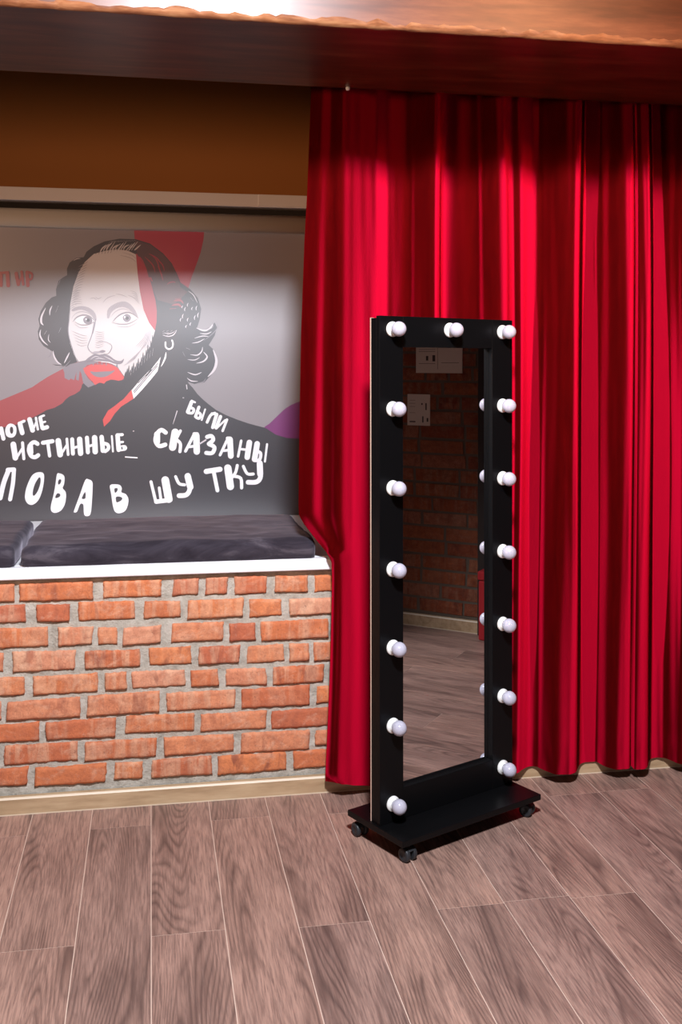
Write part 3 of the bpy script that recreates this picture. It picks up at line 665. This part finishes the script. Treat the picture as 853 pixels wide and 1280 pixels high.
# ------------------------------------------------------------------ curtain
# hem as seen (px, py) and how far each point stands in front of the wall
def hz(px, y, z=.046): return (px, None, y, z)
OFF = -.036
HEM = [(408, 976.5, -.060), (414, 977.5, -.078), (421, 978.5, -.094), (427, 979.5, -.099), (433, 980, -.100), (445, 981.3, -.090), (457, 981.8, -.080), (467, 982, -.070), (474, 980, -.055), (480, None, -.042), (490, None, -.040), (505, None, -.045), (516, None, -.075), (528, None, -.105), (540, None, -.125), (546, None, -.105), (549, None, -.060), (556, None, -.040), (575, None, -.040), (595, None, -.055), (606, None, -.090), (620, None, -.120), (630, None, -.120), (635, None, -.090), (640, None, -.075),
       (648, 966, -.045 + OFF), (655, 961, -.02 + OFF), (662.5, 958.4, -.002 + OFF), (671, 958.4, -.006 + OFF), (680, 962, -.034 + OFF), (695, 966.7, -.072 + OFF), (708, 967.8, -.086 + OFF), (716, 967.6, -.090 + OFF), (721, 966, -.080 + OFF), (723.6, 959.7, -.039 + OFF), (726, 954.7, -.006 + OFF), (732, 952.7, .004 + OFF), (740, 952.6, .001 + OFF), (747, 953, -.005 + OFF), (760, 958.4, -.048 + OFF), (772, 961.7, -.076 + OFF), (782, 961.7, -.084 + OFF), (787.5, 961, -.079 + OFF), (789.8, 957, -.055 + OFF), (791.5, 958, -.062 + OFF), (795, 961, -.080 + OFF), (802, 961.3, -.086 + OFF), (808, 960.5, -.083 + OFF), (811, 957, -.068 + OFF), (813, 951, -.025 + OFF), (816, 947.5, .001 + OFF), (825, 946, .004 + OFF), (833.5, 947, -.006 + OFF), (845, 952, -.046 + OFF), (853, 955, -.071 + OFF),
       (866, None, -.12), (876, None, -.115), (880, None, -.06), (892, None, -.035), (905, None, -.07), (925, None, -.12), (932, None, -.08), (940, None, -.036), (960, None, -.06), (985, None, -.12), (993, None, -.06), (1010, None, -.036), (1035, None, -.1), (1060, None, -.12), (1068, None, -.04), (1090, None, -.06), (1120, None, -.12)]
ctl = []
for px, py, y in HEM:
    z = at(px, py, y).z if py else .046
    ctl.append((px, y, z))
def cr(vals, t):
    n = len(vals); i = min(int(t), n - 2); f = t - i
    a, b, c, d = vals[max(i - 1, 0)], vals[i], vals[i + 1], vals[min(i + 2, n - 1)]
    return .5 * (2 * b + (c - a) * f + (2 * a - 5 * b + 4 * c - d) * f * f + (3 * b - a - 3 * c + d) * f ** 3)
EDGE = [(80, 389), (112, 388), (245, 383), (300, 380), (420, 376), (560, 374), (632, 373.5), (645, 374), (656, 380), (668, 389), (682, 400), (694, 410), (703, 415.5), (725, 416.5), (800, 415), (860, 413), (930, 410), (977, 408)]
def edge(py):
    for (a, xa), (b, xb) in zip(EDGE, EDGE[1:]):
        if py <= b: return xa + (xb - xa) * max(0, (py - a) / (b - a))
    return 408
ZTOP = 2.47; NC = (len(ctl) - 1) * 9; NR = 150
px_c, y_c, z_c = [c[0] for c in ctl], [c[1] for c in ctl], [c[2] for c in ctl]
bm = bmesh.new(); G = []
for i in range(NC + 1):
    t = i / NC * (len(ctl) - 1); px0, y0, zh = cr(px_c, t), cr(y_c, t), cr(z_c, t); col = []
    for j in range(NR + 1):
        w = j / NR; z = zh + (ZTOP - zh) * w
        amp = 1.0 + .10 * w + .10 * math.sin(w * 7 + t * .7) + .35 * math.sin(PI * min(1, w * 1.15)) ** 2
        ymid = -.085; y = ymid + (y0 - ymid) * amp
        y += .007 * noise.noise(Vector((t * .35, w * 2.2, 0))) + .0022 * noise.noise(Vector((t * 1.3, w * 5, 3)))
        if w < .06: y += .003 * noise.noise(Vector((px0 * .12, 5, w * 30))) * (1 - w / .06)
        px = px0 + (w * 9 * noise.noise(Vector((px0 * .011, w * 1.4, 9))) if px0 > 460 else 0)
        q = math.sin(w * 2.6) * 2.2; px += q * min(1, max(0, (px0 - 445) / 40))
        py = CY - (z - CAM.z) * FPX / 3.42
        if px0 < 440:
            e = edge(py); u = (px0 - 408) / 32; px = e + (px - e) * u if e > 408 else e + (440 - e) * u
            # extra soft pleats where the cloth fans out over the bench
            k = (408 - e) / 34
            if k > 0: kk = min(1, k); y = y + (max(y, -.05) - y) * .7 * kk * (1 - u) - .018 * kk * math.sin(u * 3 * PI) * math.sin(PI * min(1, max(0, u)))
        y = min(max(y, -.155), -.032)
        p = at(px, 600, y); col.append(bm.verts.new((p.x, y, z)))
    G.append(col)
for i in range(NC):
    for j in range(NR):
        f = bm.faces.new((G[i][j], G[i + 1][j], G[i + 1][j + 1], G[i][j + 1])); f.smooth = True
o = link('stage_curtain', bm, M['red']); sd = o.modifiers.new('cloth', 'SOLIDIFY'); sd.thickness = .0018; sd.offset = 0; sd.use_rim = False
tag(o, 'full length crimson velvet curtain hanging in folds under the timber beam behind the mirror', 'curtain')

# ------------------------------------------------------------------ mirror on castors
PHI = math.radians(25.6); BZ = .075
mir = empty('dressing_mirror', (.6688, -.4665, 0), PHI)
tag(mir, 'tall black framed dressing mirror with white bulbs on a castor base before the curtain', 'mirror')
Wd, HT, ST, SH = .549, 1.506, .0897, -.0045
def lean(bm):
    for v in bm.verts: v.co.x += SH * (v.co.z - BZ)
    return bm
def mpart(name, bmx, mt, bev=.0012, lab=None, par=None):
    o = link(name, lean(bmx), mt, par or mir, bevel=bev)
    if lab: tag(o, lab)
    return o
zt0, zt1 = BZ, BZ + HT
mpart('stile', bx(0, ST, 0, .016, zt0, zt1), M['black']); mpart('stile', bx(Wd - ST, Wd, 0, .016, zt0, zt1), M['black'])
mpart('top_rail', bx(ST + .0006, Wd - ST - .0006, 0.0004, .016, zt1 - .092, zt1), M['black']); mpart('bottom_rail', bx(ST + .0006, Wd - ST - .0006, 0.0004, .016, zt0, zt0 + .093), M['black'])
bm = bmesh.new(); box(bm, .001, .017, .0165, .0425, zt0, zt1 - .006); box(bm, Wd - .017, Wd - .001, .0165, .0425, zt0, zt1 - .006); box(bm, .017, Wd - .017, .0165, .0425, zt1 - .022, zt1 - .006)
mpart('side_casing', bm, M['black'])
mpart('back_panel', bx(.0005, Wd - .0005, .0428, .0462, zt0, zt1 - .005), M['raw'], 0, 'pale raw hardboard back')
bm = bmesh.new()
for (a, b, c, d) in ((ST - .004, ST + .0002, zt0 + .093, zt1 - .092), (Wd - ST - .0002, Wd - ST + .004, zt0 + .093, zt1 - .092)): box(bm, a, b, .0162, .0196, c, d)
box(bm, ST, Wd - ST, .0162, .0196, zt0 + .089, zt0 + .0932); box(bm, ST, Wd - ST, .0162, .0196, zt1 - .0922, zt1 - .088)
mpart('glazing_bead', bm, M['black'], 0)
mpart('mirror_glass', bx(.02, Wd - .02, .0198, .0238, zt0 + .03, zt1 - .03), M['glass'], 0, 'clear reflecting mirror glass')
o = link('base_board', bx(-.010, .557, -.1175, .148, BZ - .018, BZ), M['black'], mir, bevel=.0016)
# castors
def castor(x, y, rz):
    bm = bmesh.new(); Mx = Matrix.Translation((x, y, 0)) @ Matrix.Rotation(rz, 4, 'Z')
    # hooded body: stem plate, stem and a curved hood
    lathe(bm, [(0, BZ - .018), (.016, BZ - .018), (.016, BZ - .022), (.007, BZ - .0235), (.007, .036), (0, .036)], 20, Mx)
    prof = []
    n = 12; R1, hw = .0225, .0165
    A = []
    for i in range(n + 1):
        a = math.radians(-5 + 150 * i / n); A.append((math.cos(a) * R1, .021 + math.sin(a) * R1))
    for s in ((-hw * .55, hw * .55),):
        L = [bm.verts.new(Mx @ Vector((u, s[0], z))) for u, z in A]; R = [bm.verts.new(Mx @ Vector((u, s[1], z))) for u, z in A]
        c0 = bm.verts.new(Mx @ Vector((0, s[0], .021))); c1 = bm.verts.new(Mx @ Vector((0, s[1], .021)))
        for i in range(n):
            bm.faces.new((L[i], L[i + 1], R[i + 1], R[i])); bm.faces.new((c0, L[i], L[i + 1])); bm.faces.new((c1, R[i + 1], R[i]))
        bm.faces.new((c0, c1, R[0], L[0])); bm.faces.new((c0, L[-1], R[-1], c1))
    bmesh.ops.recalc_face_normals(bm, faces=bm.faces[:])
    h = link('castor', bm, M['rubber'], mir, bevel=.001)
    for s in (-1, 1):
        b = bmesh.new(); My = Mx @ Matrix.Translation((0, s * .0075, .021)) @ Matrix.Rotation(-s * PI / 2, 4, 'X')
        lathe(b, [(0, 0), (.0185, 0), (.0207, .001), (.021, .003), (.021, .009), (.0198, .0115), (.0165, .0135), (.010, .0142), (.009, .0125), (0, .0125)], 30, My)
        link('wheel', b, M['rubber'], h)
castor(.032, -.090, math.radians(95)); castor(.536, -.078, math.radians(112)); castor(.018, .122, math.radians(85)); castor(.527, .120, math.radians(80))
# bulbs in round ceramic sockets
def socket(a, z):
    bm = bmesh.new(); Mx = Matrix.Translation((a + SH * (z - BZ), 0, z)) @ Matrix.Rotation(PI / 2, 4, 'X')
    lathe(bm, [(0, 0), (.0222, 0), (.0228, .002), (.0226, .0055), (.0205, .0078), (.0165, .0086), (.0160, .011), (.0142, .0125), (.0130, .0125), (.0128, .006), (0, .006)], 36, Mx)
    s = link('lamp_socket', bm, M['socket'], mir)
    b = bmesh.new(); prof = [(0, .007), (.0115, .007), (.0118, .0105)]; r, c = .0225, .0325
    for q in range(22):
        an = math.radians(150 - 150 * q / 21); prof.append((max(0, r * math.sin(an)), c + r * math.cos(an)))
    prof[-1] = (0, c + r)
    lathe(b, prof, 36, Mx); link('light_bulb', b, M['bulb'], s)
KS = 1.0134
for z in (1.5402, 1.3065, 1.0751, .8367, .6074, .3781, .1487): socket(.047, 1.44 + (z - 1.44) * KS)
for z in (1.5402, 1.3065, 1.0751, .8430, .6115, .3820, .1545): socket(Wd - .047, 1.44 + (z - 1.44) * KS)
socket(.275, 1.5435)

# ------------------------------------------------------------------ things on the right wall, seen only in the mirror
bm = bx(XR - .05, XR - .001, -1.06, -.62, 0.0, ZC - .9)
o = link('dark_door', bm, M['darkwood'], bevel=.003); tag(o, 'dark brown plain door at the end of the brick side wall, reflected in the mirror', 'door')
bm = bmesh.new(); lathe(bm, [(0, 0), (.02, 0), (.02, .01), (.012, .02), (.02, .03), (.026, .045), (.02, .06), (0, .064)], 20, Matrix.Translation((XR - .05, -.68, 1.0)) @ Matrix.Rotation(-PI / 2, 4, 'Y'))
link('door_knob', bm, M['rubber'], o)
pf = empty('storage_box', (XR - .098, -.80, 0)); tag(pf, 'red storage box on the floor against the dark door, reflected in the mirror', 'box')
link('box_body', bx(-.042, .042, -.22, .20, .0, .31), M['ruddy'], pf, bevel=.008, seg=3)
link('lid', bx(-.045, .045, -.225, .205, .312, .36), M['ruddy'], pf, bevel=.008, seg=3)
def notice(y0, y1, z0, z1, label, marks):
    o = link('paper_notice', bx(XR - .0105, XR - .006, y0, y1, z0, z1), M['paper']); tag(o, label, 'paper', 'papers on the side wall')
    for (a, b, c, d) in marks: link('printed_mark', bx(XR - .0112, XR - .0107, y0 + (y1 - y0) * a, y0 + (y1 - y0) * b, z0 + (z1 - z0) * c, z0 + (z1 - z0) * d), M['ink'], o)
notice(-1.437, -1.164, 1.388, 1.60, 'wide printed paper sheet higher on the brick side wall, reflected at the mirror top', [(.06, .22, .70, .76), (.06, .42, .60, .61), (.06, .42, .55, .56), (.22, .27, .32, .44), (.36, .42, .30, .46), (.06, .42, .24, .25), (.47, .475, .1, .9), (.55, .93, .26, .27), (.55, .93, .75, .755), (.55, .93, .66, .665)])
notice(-1.488, -1.353, 1.099, 1.271, 'small portrait paper sheet lower on the brick side wall, reflected at the mirror left', [(.1, .35, .8, .81), (.1, .35, .7, .71), (.1, .35, .6, .61), (.1, .35, .4, .41), (.1, .36, .1, .14), (.8, .86, .5, .72), (.62, .68, .66, .72), (.66, .72, .1, .3), (.86, .93, .13, .25)])

# ------------------------------------------------------------------ light
def area(name, loc, target, size, power, col, spread=180):
    d = bpy.data.lights.new(name, 'AREA'); d.shape = 'DISK'; d.size = size; d.energy = power; d.color = col; d.spread = math.radians(spread)
    o = bpy.data.objects.new(name, d); C.objects.link(o); o.location = loc
    o.rotation_euler = (Vector(target) - Vector(loc)).to_track_quat('-Z', 'Y').to_euler(); return o
d = bpy.data.lights.new('ceiling_spot', 'SPOT'); d.energy = 880; d.color = (.90, .925, 1.0); d.shadow_soft_size = .15; d.spot_size = math.radians(81); d.spot_blend = .40
o = bpy.data.objects.new('ceiling_spot', d); C.objects.link(o); o.location = (.26, -2.85, 3.07)
o.rotation_euler = (Vector((.58, -.42, .45)) - Vector(o.location)).to_track_quat('-Z', 'Y').to_euler()
area('room_lamp', (1.6, -2.9, 2.95), (1.45, -.1, 1.85), .5, 6, (1.0, .50, .22), 50)
area('warm_fill', (-2.9, -3.4, 1.95), (.4, .9, 1.9), .9, 9, (1.0, .56, .33), 50)  # second one is an added warm fill for the print's top, no known lamp
d = bpy.data.lights.new('back_fill', 'AREA'); d.shape = 'RECTANGLE'; d.size = 4.2; d.size_y = 1.45; d.energy = 9; d.color = (.86, .88, 1.0)  # added cool fill from behind the camera; no window is known there
o = bpy.data.objects.new('back_fill', d); C.objects.link(o); o.location = (.5, YB + .03, 1.38); o.rotation_euler = (PI / 2, 0, 0); o.rotation_euler = Vector((0, 1, 0)).to_track_quat('-Z', 'Y').to_euler()
bm = bmesh.new()
for (a, b, c, e) in ((-1.68, 2.68, .58, .65), (-1.68, 2.68, 2.11, 2.18), (-1.68, -1.6, .65, 2.11), (2.6, 2.68, .65, 2.11)): box(bm, a, b, YB, YB + .06, c, e)
tag(link('fill_frame_1', bm, M['white']), kind='structure')  # unseen frame made up around the added back fill
w = bpy.data.worlds.new('world'); bpy.context.scene.world = w; w.use_nodes = True
w.node_tree.nodes['Background'].inputs[0].default_value = (.5, .42, .36, 1); w.node_tree.nodes['Background'].inputs[1].default_value = .05
sc_ = bpy.context.scene
sc_.view_settings.view_transform = 'Standard'; sc_.view_settings.look = 'None'; sc_.view_settings.gamma = 1; sc_.view_settings.use_curve_mapping = False
sc_.view_settings.exposure = 0.0
sc_.cycles.max_bounces = 8
